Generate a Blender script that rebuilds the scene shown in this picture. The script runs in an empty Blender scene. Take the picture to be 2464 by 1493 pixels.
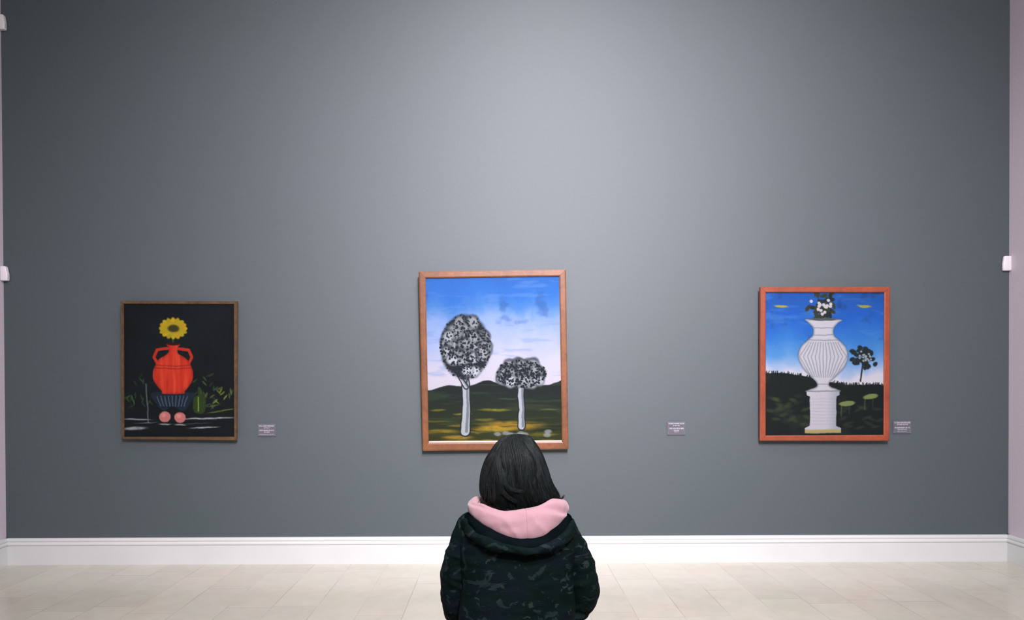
import bpy, bmesh, math, random
import numpy as np
from mathutils import Vector, Matrix, noise
random.seed(7); rng = np.random.RandomState(11)
PI = math.pi
scn = bpy.context.scene
COL = scn.collection

# ------------------------------------------------------------------ camera
W, H, F = 2464, 1493, 1780.0
CX, CY = 1205.0, 929.0
CAMZ, D = 1.53, 6.14
camd = bpy.data.cameras.new('camera'); cam = bpy.data.objects.new('camera', camd); COL.objects.link(cam)
ROT = Matrix.Rotation(PI/2-0.0097, 4, 'X') @ Matrix.Rotation(-0.0038, 4, 'Z')
cam.matrix_world = Matrix.Translation((0, 0, CAMZ)) @ ROT
camd.sensor_fit = 'HORIZONTAL'; camd.sensor_width = 36; camd.lens = 36*F/W
camd.shift_x = (W/2-CX)/W; camd.shift_y = (CY-H/2)/W
camd.clip_start = 0.05; camd.clip_end = 60
scn.camera = cam
vs = scn.view_settings
vs.view_transform = 'Standard'; vs.look = 'None'; vs.gamma = 1; vs.use_curve_mapping = False; vs.exposure = -0.29
R3 = ROT.to_3x3()
def at(u, v, Y):
    """world point at distance Y in front of the camera that shows at pixel u, v"""
    d = R3 @ Vector(((u-CX)/F, -(v-CY)/F, -1.0))
    k = Y/d.y
    return Vector((d.x*k, Y, CAMZ+d.z*k))

# ------------------------------------------------------------------ helpers
def lin(c):
    return tuple(((x/255)/12.92 if x/255 <= .04045 else (((x/255)+.055)/1.055)**2.4) for x in c)
def obj(name, me, mat=None, parent=None, smooth=False):
    if isinstance(me, bmesh.types.BMesh):
        m = bpy.data.meshes.new(name); bmesh.ops.recalc_face_normals(me, faces=me.faces[:]); me.to_mesh(m); me.free(); me = m
    if smooth:
        for p in me.polygons: p.use_smooth = True
    o = bpy.data.objects.new(name, me); COL.objects.link(o)
    if mat: me.materials.append(mat)
    if parent:
        o.parent = parent
        if parent.type == 'EMPTY' or True:
            # meshes are made in world coordinates: move them into the thing's own frame
            base = Vector((0, 0, 0)); p = parent
            while p: base += p.location; p = p.parent
            me.transform(Matrix.Translation(-base))
    return o
def thing(name, label, cat, loc=(0, 0, 0), group=None):
    o = bpy.data.objects.new(name, None); COL.objects.link(o); o.location = loc; o.empty_display_size = .1
    o['label'] = label; o['category'] = cat
    if group: o['group'] = group
    return o
def struct(name, bm, mat, smooth=False):
    o = obj(name, bm, mat, None, smooth); o['kind'] = 'structure'; return o
def add_box(bm, lo, hi):
    lo, hi = Vector(lo), Vector(hi)
    r = bmesh.ops.create_cube(bm, size=1, matrix=Matrix.Translation((lo+hi)/2) @ Matrix.Diagonal((*(hi-lo), 1)))
    return r['verts']
def box(lo, hi, bev=0, seg=2):
    bm = bmesh.new(); add_box(bm, lo, hi)
    if bev: bmesh.ops.bevel(bm, geom=bm.edges[:], offset=bev, segments=seg, affect='EDGES', profile=.6)
    return bm
def hexa(bm, a, b):
    """solid between quad a (4 points) and quad b"""
    va = [bm.verts.new(p) for p in a]; vb = [bm.verts.new(p) for p in b]
    bm.faces.new(va[::-1]); bm.faces.new(vb)
    for i in range(4):
        j = (i+1) % 4; bm.faces.new((va[i], va[j], vb[j], vb[i]))
def cr(pts, n, closed=False):
    """Catmull-Rom through pts (tuples), n samples per segment"""
    P = np.array([tuple(p) for p in pts], float); m = len(P); out = []
    segs = m if closed else m-1
    for i in range(segs):
        if closed: a, b, c, d = P[(i-1) % m], P[i], P[(i+1) % m], P[(i+2) % m]
        else: a, b, c, d = P[max(i-1, 0)], P[i], P[i+1], P[min(i+2, m-1)]
        for k in range(n):
            t = k/n
            out.append(.5*((2*b)+(c-a)*t+(2*a-5*b+4*c-d)*t*t+(3*b-a-3*c+d)*t**3))
    if not closed: out.append(P[-1])
    return np.array(out)
def loft(bm, rings, closed_u=True, cap=True, loop=False):
    vr = [[bm.verts.new(tuple(p)) for p in r] for r in rings]
    n = len(vr[0]); m = len(vr)
    for i in range(m if loop else m-1):
        A, B = vr[i], vr[(i+1) % m]
        for k in range(n if closed_u else n-1):
            l = (k+1) % n
            bm.faces.new((A[k], A[l], B[l], B[k]))
    if cap and not loop:
        bm.faces.new(vr[0][::-1]); bm.faces.new(vr[-1])
    return vr
def tube(bm, path, seg=16, per=6, squash=None):
    """path: (x,y,z,r) control points"""
    S = cr(path, per); rings = []
    ref = Vector((0.13, 1, 0.07)).normalized()
    for i, s in enumerate(S):
        c = Vector(s[:3]); r = s[3]
        t = (Vector(S[min(i+1, len(S)-1)][:3])-Vector(S[max(i-1, 0)][:3])).normalized()
        a = t.cross(ref)
        if a.length < .2: a = t.cross(Vector((1, 0, 0)))
        a.normalize(); b = t.cross(a).normalized()
        rings.append([c+a*(r*math.cos(2*PI*k/seg))+b*(r*math.sin(2*PI*k/seg)) for k in range(seg)])
    # rounded ends
    def dome(idx, sign):
        s = S[idx]; c = Vector(s[:3]); j = idx+1 if sign < 0 else idx-1
        t = (Vector(S[idx][:3])-Vector(S[j][:3])).normalized()
        out = []
        for q in (.35, .7, .93):
            out.append([c+(p-c)*math.sqrt(1-q*q)+t*(s[3]*q) for p in rings[idx]])
        return out
    rings = dome(0, -1)[::-1]+rings+dome(len(S)-1, 1)
    loft(bm, rings)
def ell(bm, c, r, rot=None, u=20, v=14):
    M = Matrix.Translation(c) @ (rot.to_4x4() if rot else Matrix()) @ Matrix.Diagonal((*r, 1))
    bmesh.ops.create_uvsphere(bm, u_segments=u, v_segments=v, radius=1, matrix=M)
def remesh(o, vox, smooth=2, fac=.5):
    m = o.modifiers.new('remesh', 'REMESH'); m.mode = 'VOXEL'; m.voxel_size = vox; m.use_smooth_shade = True
    s = o.modifiers.new('smooth', 'SMOOTH'); s.factor = fac; s.iterations = smooth

# ------------------------------------------------------------------ materials
class NT:
    def __init__(s, name):
        s.m = bpy.data.materials.new(name); s.m.use_nodes = True
        s.n = s.m.node_tree.nodes; s.l = s.m.node_tree.links; s.b = s.n['Principled BSDF']
    def new(s, t, **kw):
        n = s.n.new(t)
        for k, v in kw.items():
            if k in n.inputs: n.inputs[k].default_value = v
            else: setattr(n, k, v)
        return n
    def link(s, a, b): s.l.new(a, b)
    def coord(s, scale=(1, 1, 1), kind='Object'):
        tc = s.new('ShaderNodeTexCoord'); mp = s.new('ShaderNodeMapping'); mp.inputs['Scale'].default_value = scale
        s.link(tc.outputs[kind], mp.inputs[0]); return mp.outputs[0]
    def noise(s, vec, scale, detail=3, rough=.5, dist=0):
        n = s.new('ShaderNodeTexNoise'); s.link(vec, n.inputs['Vector'])
        n.inputs['Scale'].default_value = scale; n.inputs['Detail'].default_value = detail
        n.inputs['Roughness'].default_value = rough; n.inputs['Distortion'].default_value = dist
        return n.outputs['Fac']
    def ramp(s, fac, stops, interp='LINEAR'):
        r = s.new('ShaderNodeValToRGB'); r.color_ramp.interpolation = interp
        e = r.color_ramp.elements
        while len(e) < len(stops): e.new(.5)
        for k, (p, c) in enumerate(stops): e[k].position = p; e[k].color = (*c[:3], 1)
        s.link(fac, r.inputs[0]); return r.outputs[0]
    def math(s, op, a, b=None, c=None):
        n = s.new('ShaderNodeMath'); n.operation = op
        for i, x in enumerate((a, b, c)):
            if x is None: continue
            if isinstance(x, (int, float)): n.inputs[i].default_value = x
            else: s.link(x, n.inputs[i])
        return n.outputs[0]
    def mix(s, fac, a, b, mode='MIX'):
        n = s.new('ShaderNodeMix'); n.data_type = 'RGBA'; n.blend_type = mode
        for i, x in ((0, fac), (6, a), (7, b)):
            if isinstance(x, (int, float)): n.inputs[i].default_value = x
            elif isinstance(x, tuple): n.inputs[i].default_value = (*x[:3], 1)
            else: s.link(x, n.inputs[i])
        return n.outputs[2]
    def base(s, x):
        if isinstance(x, tuple): s.b.inputs['Base Color'].default_value = (*x[:3], 1)
        else: s.link(x, s.b.inputs['Base Color'])
    def rough(s, x):
        if isinstance(x, (int, float)): s.b.inputs['Roughness'].default_value = x
        else: s.link(x, s.b.inputs['Roughness'])
    def spec(s, x): s.b.inputs['Specular IOR Level'].default_value = x
    def bump(s, h, strength=.2, dist=.01):
        n = s.new('ShaderNodeBump'); n.inputs['Strength'].default_value = strength; n.inputs['Distance'].default_value = dist
        s.link(h, n.inputs['Height']); s.link(n.outputs[0], s.b.inputs['Normal'])

def mat_wall(name, a, b, rough=.5, spec=.5):
    t = NT(name); v = t.coord()
    n1 = t.noise(v, .9, 3, .5, .4); n2 = t.noise(v, 60, 3, .7)
    c = t.ramp(n1, [(.35, a), (.65, b)])
    g = t.ramp(n2, [(.3, (.93,)*3), (.7, (1.06,)*3)])
    t.base(t.mix(1, c, g, 'MULTIPLY')); t.rough(rough); t.spec(spec)
    t.bump(t.noise(v, 140, 3, .6), .12, .003)
    return t.m
M_back = mat_wall('grey_satin_wall_paint', (.025, .052, .058), (.028, .052, .061), .68, 1.0)
M_back.node_tree.nodes['Principled BSDF'].inputs['IOR'].default_value = 1.6
M_side = mat_wall('lilac_wall_paint', (.56, .51, .565), (.58, .53, .59), .7, .3)
M_ceil = mat_wall('white_ceiling_paint', (.72, .72, .72), (.74, .74, .74), .8, .3)
t = NT('white_gloss_paint'); v = t.coord(); t.base(t.ramp(t.noise(v, 3, 3), [(.3, (.60, .635, .63)), (.7, (.63, .665, .655))])); t.rough(.35)
t.bump(t.noise(v, 25, 3), .1, .003); M_trim = t.m

t = NT('cream_stone_tiles')
tc = t.new('ShaderNodeTexCoord'); sp = t.new('ShaderNodeSeparateXYZ'); t.link(tc.outputs['Object'], sp.inputs[0])
x = t.math('DIVIDE', t.math('ADD', sp.outputs[0], 30*.3015+.638), .3015)
ix = t.math('FLOOR', x); fx = t.math('FRACT', x)
wn = t.new('ShaderNodeTexWhiteNoise'); wn.noise_dimensions = '1D'; t.link(ix, wn.inputs['W'])
y = t.math('DIVIDE', t.math('ADD', sp.outputs[1], t.math('ADD', t.math('MULTIPLY', wn.outputs['Value'], .9), 20)), .9)
iy = t.math('FLOOR', y); fy = t.math('FRACT', y)
cb = t.new('ShaderNodeCombineXYZ'); t.link(ix, cb.inputs[0]); t.link(iy, cb.inputs[1])
wn2 = t.new('ShaderNodeTexWhiteNoise'); wn2.noise_dimensions = '2D'; t.link(cb.outputs[0], wn2.inputs['Vector'])
tile = t.ramp(wn2.outputs['Value'], [(0, (.50, .49, .415)), (.35, (.525, .515, .435)), (.7, (.545, .535, .45)), (1, (.535, .54, .455))])
v = tc.outputs['Object']
mott = t.ramp(t.noise(v, 1.6, 4, .6, .8), [(.3, (1.02, .96, .94)), (.5, (1, 1, 1)), (.7, (.94, .98, .92))])
mott2 = t.ramp(t.noise(v, 7, 5, .65, .5), [(.3, (.95, .95, .95)), (.7, (1.04, 1.04, 1.04))])
c = t.mix(1, t.mix(1, tile, mott, 'MULTIPLY'), mott2, 'MULTIPLY')
ex = t.math('MINIMUM', fx, t.math('SUBTRACT', 1, fx)); ey = t.math('MINIMUM', fy, t.math('SUBTRACT', 1, fy))
jx = t.math('LESS_THAN', ex, .0075); jy = t.math('LESS_THAN', ey, .0024)
wear = t.ramp(t.noise(v, 2.5, 2), [(.38, (.1,)*3), (.62, (.75,)*3)])
j = t.math('MULTIPLY', t.math('MAXIMUM', jx, jy), wear)
t.base(t.mix(j, c, (.30, .26, .22))); t.rough(t.ramp(t.noise(v, 5, 3), [(.3, (.16,)*3), (.7, (.26,)*3)])); t.spec(.6)
M_floor = t.m

def mat_wood(name, dark, light, scale=(6, 6, 6), rough=.45):
    t = NT(name); v = t.coord(scale)
    n = t.noise(v, 3, 6, .65, 1.2); n2 = t.noise(v, .7, 3, .5)
    c = t.ramp(n, [(.3, dark), (.7, light)])
    t.base(t.mix(1, c, t.ramp(n2, [(.3, (.75,)*3), (.7, (1.15,)*3)]), 'MULTIPLY')); t.rough(rough); t.bump(n, .2, .002)
    return t.m
M_wood_mid = mat_wood('red_brown_wood', (.125, .047, .016), (.205, .078, .028))
M_wood_left = mat_wood('dull_brown_wood', (.055, .030, .012), (.125, .068, .029))
M_wood_right = mat_wood('orange_red_wood', (.22, .044, .017), (.29, .063, .025), rough=.5)
M_bench = mat_wood('bench_wood', (.10, .06, .035), (.18, .11, .06))
def flat(name, c, rough=.5, spec=.5):
    t = NT(name); v = t.coord(); t.base(t.mix(t.noise(v, 12, 3), tuple(x*.93 for x in c), tuple(min(1, x*1.05) for x in c))); t.rough(rough); t.spec(spec); return t.m
M_back_board = flat('backing_board', (.06, .045, .03), .8)
M_slip = flat('pale_inner_edge', (.55, .5, .45), .6)
M_plastic = flat('white_plastic', (.80, .79, .81), .35)
M_lens = flat('smoky_lens', (.62, .62, .65), .2)
M_skin = flat('skin', (.62, .36, .27), .5)
M_eye = flat('eye_dark', (.03, .02, .015), .15)
M_trouser = flat('dark_denim', (.02, .025, .04), .8)
M_shoe = flat('dark_shoe', (.03, .03, .03), .5)
M_sole = flat('white_sole', (.7, .7, .68), .6)
M_text = flat('label_ink', (.33, .34, .38), .6)
t = NT('clear_acrylic'); t.base((.20, .20, .24)); t.rough(.25); t.b.inputs['Alpha'].default_value = .35; M_acrylic = t.m
t = NT('steel_pin'); t.base((.5, .5, .5)); t.rough(.3); t.b.inputs['Metallic'].default_value = 1; M_pin = t.m
t = NT('oil_paint'); a = t.new('ShaderNodeAttribute'); a.attribute_name = 'paint'; t.base(a.outputs['Color'])
t.rough(.6); t.spec(.12); v = t.coord(); t.bump(t.noise(v, 90, 4, .6, .5), .15, .002); M_oil = t.m

t = NT('pink_sweatshirt_cotton'); v = t.coord()
t.base(t.ramp(t.noise(v, 14, 4), [(.3, (.39, .235, .265)), (.7, (.425, .26, .29))])); t.rough(.9); t.spec(.2)
t.b.inputs['Sheen Weight'].default_value = .25
t.bump(t.math('ADD', t.noise(v, 22, 3, .5, .6), t.math('MULTIPLY', t.noise(v, 420, 2), .15)), .25, .008); M_pink = t.m
t = NT('dark_camouflage_nylon'); v = t.coord((1, 1, 1.5))
n1 = t.noise(v, 11, 3.5, .62, 1.6); n2 = t.noise(v, 5.5, 3, .5, .8); n3 = t.noise(v, 15, 3, .6, 2.0)
c = t.ramp(n2, [(.42, (.0016, .0062, .0062)), (.5, (.0024, .0082, .0070)), (.58, (.0034, .0072, .0105))])
b1 = t.ramp(n1, [(.59, (0,)*3), (.615, (1,)*3)]); b2 = t.ramp(n3, [(.635, (0,)*3), (.655, (1,)*3)])
c = t.mix(b1, c, t.ramp(n2, [(.4, (.0075, .018, .017)), (.6, (.013, .024, .026))])); c = t.mix(b2, c, (.017, .028, .028))
t.base(c); t.rough(.75); t.spec(.05)
t.bump(t.noise(v, 16, 4, .6, .8), .35, .012); M_camo = t.m
t = NT('recess_shade_lining'); v = t.coord(); t.base(t.ramp(t.noise(v, 8, 3), [(.4, (.002, .004, .0045)), (.65, (.004, .007, .009))])); t.rough(.9); t.spec(.0)  # lining cloth, near-black so its colour carries the shade of the hood recess
t.bump(t.noise(v, 20, 4, .6, .8), .4, .01); M_recess_lining = t.m
t = NT('dark_hair'); a = t.new('ShaderNodeAttribute'); a.attribute_name = 'tone'; v = t.coord((1, 1, .15))
n = t.noise(v, 130, 3, .6)
t.base(t.mix(1, a.outputs['Color'], t.ramp(n, [(.3, (.6,)*3), (.7, (1.4,)*3)]), 'MULTIPLY')); t.rough(.45); t.spec(.2); M_hair = t.m

# ------------------------------------------------------------------ room
XL, XR = at(15, 1290, D).x, at(2426.3, 1290, D).x
YB, ZC = -3.6, 5.6
struct('floor', box((XL-.2, YB-.2, -.15), (XR+.2, D+.2, 0)), M_floor)
struct('wall_back', box((XL-.2, D, 0), (XR+.2, D+.2, ZC)), M_back)
struct('wall_left', box((XL-.2, YB, 0), (XL, D, ZC)), M_side)
struct('wall_right', box((XR, YB, 0), (XR+.2, D, ZC)), M_side)
struct('wall_behind', box((XL-.2, YB-.2, 0), (XR+.2, YB, ZC)), M_side)
struct('ceiling', box((XL-.2, YB-.2, ZC), (XR+.2, D+.2, ZC+.15)), M_ceil)
BH = at(1200, 1291, D).z
prof = [(0, 0), (.030, 0), (.030, BH-.068), (.028, BH-.062), (.034, BH-.058), (.037, BH-.052), (.036, BH-.042), (.030, BH-.036), (.025, BH-.033),
        (.026, BH-.029), (.030, BH-.024), (.030, BH-.014), (.026, BH-.004), (.016, BH), (0, BH)]
def baseboard(name, p0, p1, nrm):
    bm = bmesh.new(); rings = []
    for p in (p0, p1): rings.append([Vector((p[0]+nrm[0]*d, p[1]+nrm[1]*d, z)) for d, z in prof])
    loft(bm, rings); struct(name, bm, M_trim)
baseboard('baseboard_back', (XL, D), (XR, D), (0, -1))
baseboard('baseboard_left', (XL, YB), (XL, D), (1, 0))
baseboard('baseboard_right', (XR, YB), (XR, D), (-1, 0))
bm = bmesh.new()

# ------------------------------------------------------------------ paintings
def sst(a, b, x):
    t = np.clip((x-a)/(b-a+1e-9), 0, 1); return t*t*(3-2*t)
class Art:
    def __init__(s, nx, ny, seed):
        s.nx, s.ny = nx, ny; s.r = np.random.RandomState(seed)
        s.x, s.y = np.meshgrid(np.linspace(0, 1, nx), np.linspace(0, 1, ny))
        s.asp = ny/nx; s.c = np.zeros((ny, nx, 3))
        s.wx = s.x+(s.fbm(14, 18)-.5)*.012; s.wy = s.y+(s.fbm(16, 14)-.5)*.010
    def grid(s, gx, gy):
        g = s.r.rand(gy+2, gx+2); X = s.x*gx; Y = s.y*gy
        i = np.floor(X).astype(int); j = np.floor(Y).astype(int); fx = X-i; fy = Y-j
        fx = fx*fx*(3-2*fx); fy = fy*fy*(3-2*fy)
        return (g[j, i]*(1-fx)+g[j, i+1]*fx)*(1-fy)+(g[j+1, i]*(1-fx)+g[j+1, i+1]*fx)*fy
    def fbm(s, gx, gy, o=4):
        t = 0; w = 0; a = 1
        for k in range(o): t = t+a*s.grid(gx*2**k, gy*2**k); w += a; a *= .55
        return t/w
    def put(s, mask, col):
        col = np.array(col, float)
        m = np.clip(mask, 0, 1)[..., None]; s.c = s.c*(1-m)+col*m
    def grad(s, t, stops):
        ps = [p for p, _ in stops]
        return np.stack([np.interp(t, ps, [c[k] for _, c in stops]) for k in range(3)], -1)
    def ell(s, cx, cy, rx, ry, rot=0, soft=.15):
        dx = s.wx-cx; dy = (s.wy-cy)*s.asp; a = math.cos(rot); b = math.sin(rot)
        u = (dx*a+dy*b)/rx; v = (-dx*b+dy*a)/(ry*s.asp)
        return 1-sst(1-soft, 1+soft, np.sqrt(u*u+v*v))
    def poly(s, pts, soft=.006, smooth=True):
        p = cr([(a, b) for a, b in pts], 6, True) if smooth else np.array(pts, float)
        q = p*np.array([1, s.asp]); X = s.wx; Y = s.wy*s.asp; n = len(q)
        d = np.full(X.shape, 9.); ins = np.zeros(X.shape, bool)
        for i in range(n):
            a, b = q[i], q[(i+1) % n]; e = b-a; L = e@e+1e-12
            t = np.clip(((X-a[0])*e[0]+(Y-a[1])*e[1])/L, 0, 1)
            d = np.minimum(d, np.hypot(X-a[0]-t*e[0], Y-a[1]-t*e[1]))
            cnd = ((a[1] > Y) != (b[1] > Y)) & (X < (b[0]-a[0])*(Y-a[1])/(b[1]-a[1]+1e-12)+a[0])
            ins ^= cnd
        sd = np.where(ins, d, -d); s.sd = sd
        return sst(-soft, soft, sd)
    def line(s, pts, w, soft=.004):
        q = np.array(pts, float)*np.array([1, s.asp]); X = s.wx; Y = s.wy*s.asp; d = np.full(X.shape, 9.)
        for i in range(len(q)-1):
            a, b = q[i], q[i+1]; e = b-a; t = np.clip(((X-a[0])*e[0]+(Y-a[1])*e[1])/(e@e+1e-12), 0, 1)
            ww = w if np.isscalar(w) else w[i]+(w[i+1]-w[i])*t
            d = np.minimum(d, np.hypot(X-a[0]-t*e[0], Y-a[1]-t*e[1])-ww)
        return 1-sst(-soft, soft, d)
    def stroke(s, cx, cy, L, w, rot, col, op=.7):
        m = s.ell(cx, cy, L, w, rot, .5); s.put(m*op*(.55+.6*s._br), col)
    def begin(s): s._br = s.fbm(30, 90, 3)

def art_landscape():
    """sky, dark hills and two pale, dappled trees in blossom"""
    a = Art(330, 410, 3); a.begin()
    n = a.fbm(5, 4); y = a.y+(n-.5)*.16
    a.c = a.grad(y, [(0, (46, 112, 200)), (.12, (52, 122, 214)), (.2, (78, 140, 216)), (.27, (140, 176, 232)), (.36, (168, 192, 236)), (.5, (206, 212, 232)), (.62, (214, 216, 230))])
    st = a.fbm(4, 26); a.put(sst(.55, .75, st)*.35*(a.y < .6), (120, 160, 220)); a.put(sst(.62, .8, a.fbm(7, 9))*.35*(a.y < .3), (40, 84, 150))
    hill = .655+.012*np.sin(a.x*9+1)+.012*np.cos(a.x*21)-.018*a.x
    g = sst(-.004, .004, a.wy-hill)
    a.put(g, a.grad(a.y, [(.62, (26, 38, 38)), (.72, (32, 46, 42)), (.85, (40, 52, 34)), (1, (58, 62, 28))]))
    a.put(g*sst(.5, .72, a.fbm(4, 40))*.5, (60, 78, 52))
    for cx, cy, L, w, c in [(.08, .80, .05, .006, (130, 125, 40)), (.26, .825, .06, .006, (150, 140, 45)), (.5, .80, .10, .008, (134, 132, 50)),
                            (.62, .895, .22, .026, (176, 140, 44)), (.5, .915, .14, .016, (190, 160, 50)), (.1, .93, .12, .014, (150, 132, 42)),
                            (.22, .965, .10, .012, (186, 150, 58)), (.35, .99, .30, .010, (160, 145, 50)), (.43, .86, .07, .008, (120, 118, 46)),
                            (.9, .80, .06, .005, (90, 100, 50)), (.85, .95, .10, .012, (110, 112, 40)), (.6, .735, .08, .004, (66, 84, 62))]:
        a.stroke(cx, cy, L, w, 0, c, .95)
    for k in range(30):
        a.stroke(a.r.rand(), .86+.13*a.r.rand(), .05+.08*a.r.rand(), .003+.004*a.r.rand(), 0, [(24, 32, 24), (150, 130, 44), (70, 80, 36)][k % 3], .6)
    # trunks
    for pts, w in [([(.30, .44), (.285, .6), (.29, .76), (.28, .93)], [.03, .024, .024, .032]), ([(.285, .62), (.35, .52)], [.012, .008]), ([(.29, .66), (.20, .53)], [.012, .008]),
                   ([(.70, .62), (.69, .72), (.70, .80), (.695, .90)], [.02, .018, .018, .024])]:
        a.put(a.line(pts, [q+.008 for q in w]), (24, 34, 38)); a.put(a.line(pts, w), (186, 198, 206))
        a.put(a.line([(p[0]+.010, p[1]) for p in pts], [q*.35 for q in w])*.7, (96, 110, 120))
    # rounded crowns, light with blossom and flecked with dark leaves
    r = a.r
    for cx, cy, RX, RY, n_ in [(.29, .42, .19, .20, 46), (.70, .585, .19, .085, 34)]:
        a.put(a.ell(cx, cy, RX*.95, RY*.95, 0, .1), (34, 46, 52))
        for k in range(n_):
            th = r.rand()*2*PI; q = math.sqrt(r.rand())*.86
            x0, y0 = cx+RX*q*math.cos(th), cy+RY*q*math.sin(th); c0 = 140+80*r.rand()*(.5+.5*math.sin(th)*q)+20*r.rand()
            a.put(a.ell(x0, y0, .05, .036, r.rand()*3, .3), (40, 52, 60)); a.put(a.ell(x0+.003, y0+.004, .045, .030, r.rand()*3, .4), (c0*.94, c0, c0*1.04))
        for k in range(int(n_*11)):
            th = r.rand()*2*PI; q = math.sqrt(r.rand())*.98; d = .004+.005*r.rand()
            a.put(a.ell(cx+RX*q*math.cos(th), cy+RY*q*math.sin(th), d, d*.8, 0, .3)*.95, (28, 38, 44))
    for k in range(9): a.put(a.ell(.50+.42*r.rand(), .93+.03*r.rand(), .025, .012, 0, .4)*.8, (150, 164, 166))
    return a
def art_dark():
    """dark still life: red jar with a yellow flower on a small cloth-covered table"""
    a = Art(270, 330, 5); a.begin()
    n = a.fbm(4, 5); a.c = a.grad(n, [(.3, (17, 24, 26)), (.7, (22, 30, 32))])
    r = a.r
    for bx, by, hgt, n_, col in [(.12, .80, .30, 9, (40, 60, 44)), (.06, .74, .10, 6, (50, 78, 44)), (.76, .80, .30, 13, (50, 70, 52)), (.86, .74, .12, 8, (110, 130, 50)), (.70, .70, .14, 6, (60, 84, 44)), (.93, .70, .06, 4, (70, 90, 50)), (.22, .76, .1, 6, (44, 66, 42))]:
        for k in range(n_):
            t = r.rand(); an = (r.rand()-.5)*2.2
            a.put(a.ell(bx+(r.rand()-.5)*.14, by-hgt*t, .028, .006, -PI/2+an, .4)*.8, np.array(col)*(.75+.5*r.rand()))
    for cx, cy, L, w, rot, c in [(.12, .863, .12, .006, .02, (150, 160, 164)), (.76, .856, .24, .0065, -.02, (170, 180, 182)), (.10, .932, .10, .012, -.03, (160, 168, 172)), (.72, .925, .12, .006, -.03, (176, 184, 186)),
                                 (.20, .89, .10, .004, -.05, (90, 100, 104)), (.62, .895, .16, .004, -.04, (60, 72, 76)), (.88, .80, .12, .006, -.18, (90, 110, 40)), (.8, .765, .06, .004, -.2, (90, 104, 50))]:
        a.stroke(cx, cy, L, w, rot, c, 1.0)
    # blue striped cloth hanging over the ledge, with two peaches in front
    a.put(a.poly([(.26, .665), (.62, .665), (.60, .74), (.53, .80), (.44, .765), (.36, .80), (.29, .74)]), (30, 42, 54))
    for k in range(9): a.put(a.line([(.30+k*.034, .69), (.335+k*.026, .765)], .0035)*.8, (96, 118, 140))
    for px_, py_ in ((.37, .845), (.505, .85)):
        a.put(a.ell(px_, py_, .052, .040, 0, .12), (196, 120, 116)); a.put(a.ell(px_-.012, py_-.012, .02, .014, 0, .5)*.6, (224, 160, 150))
    a.stroke(.37, .90, .05, .006, 0, (150, 152, 150), 1); a.stroke(.51, .905, .05, .006, 0, (150, 152, 150), 1)
    # green flask
    a.put(a.poly([(.665, .63), (.69, .63), (.695, .68), (.735, .71), (.73, .80), (.68, .82), (.63, .80), (.63, .71), (.665, .68)]), (44, 66, 30)); a.put(a.line([(.672, .70), (.672, .80)], .005), (120, 150, 60))
    a.put(a.line([(.20, .60), (.215, .76), (.22, .89)], .006)*.7, (110, 124, 128))
    # red two-handled jar
    for sg in (-1, 1): a.put(a.line([(.445+sg*.05, .335), (.445+sg*.14, .345), (.445+sg*.17, .40), (.445+sg*.13, .46)], .013), (190, 52, 36))
    m = a.poly([(.39, .30), (.50, .30), (.485, .33), (.49, .37), (.57, .42), (.62, .50), (.615, .58), (.55, .65), (.53, .672), (.36, .672), (.34, .65), (.275, .58), (.27, .50), (.32, .42), (.40, .37), (.405, .33)])
    a.put(m, (206, 58, 38)); a.put(m*sst(.03, 0, a.sd)*.5, (150, 36, 26))
    s = a.fbm(46, 5, 3); a.put(m*sst(.5, .8, s)*.45, (232, 96, 66)); a.put(m*sst(.5, .25, s)*.4, (160, 40, 28))
    for yy in (.455, .475): a.put(m*a.line([(.2, yy), (.445, yy+.012), (.7, yy)], .0035)*.7, (120, 30, 24))
    a.put(a.ell(.445, .302, .055, .010, 0, .2), (60, 20, 18))
    # yellow flower
    a.put(a.line([(.445, .19), (.445, .285)], .008), (50, 74, 34))
    for k in range(16):
        th = k*PI/8; a.put(a.ell(.447+.085*math.cos(th), .185+.046*math.sin(th), .045, .020, th, .2), (196-(k % 3)*14, 168-(k % 2)*14, 34))
    a.put(a.ell(.447, .185, .085, .046, 0, .2), (176, 158, 36)); a.put(a.ell(.447, .187, .05, .027, 0, .3), (60, 62, 26))
    return a
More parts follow.
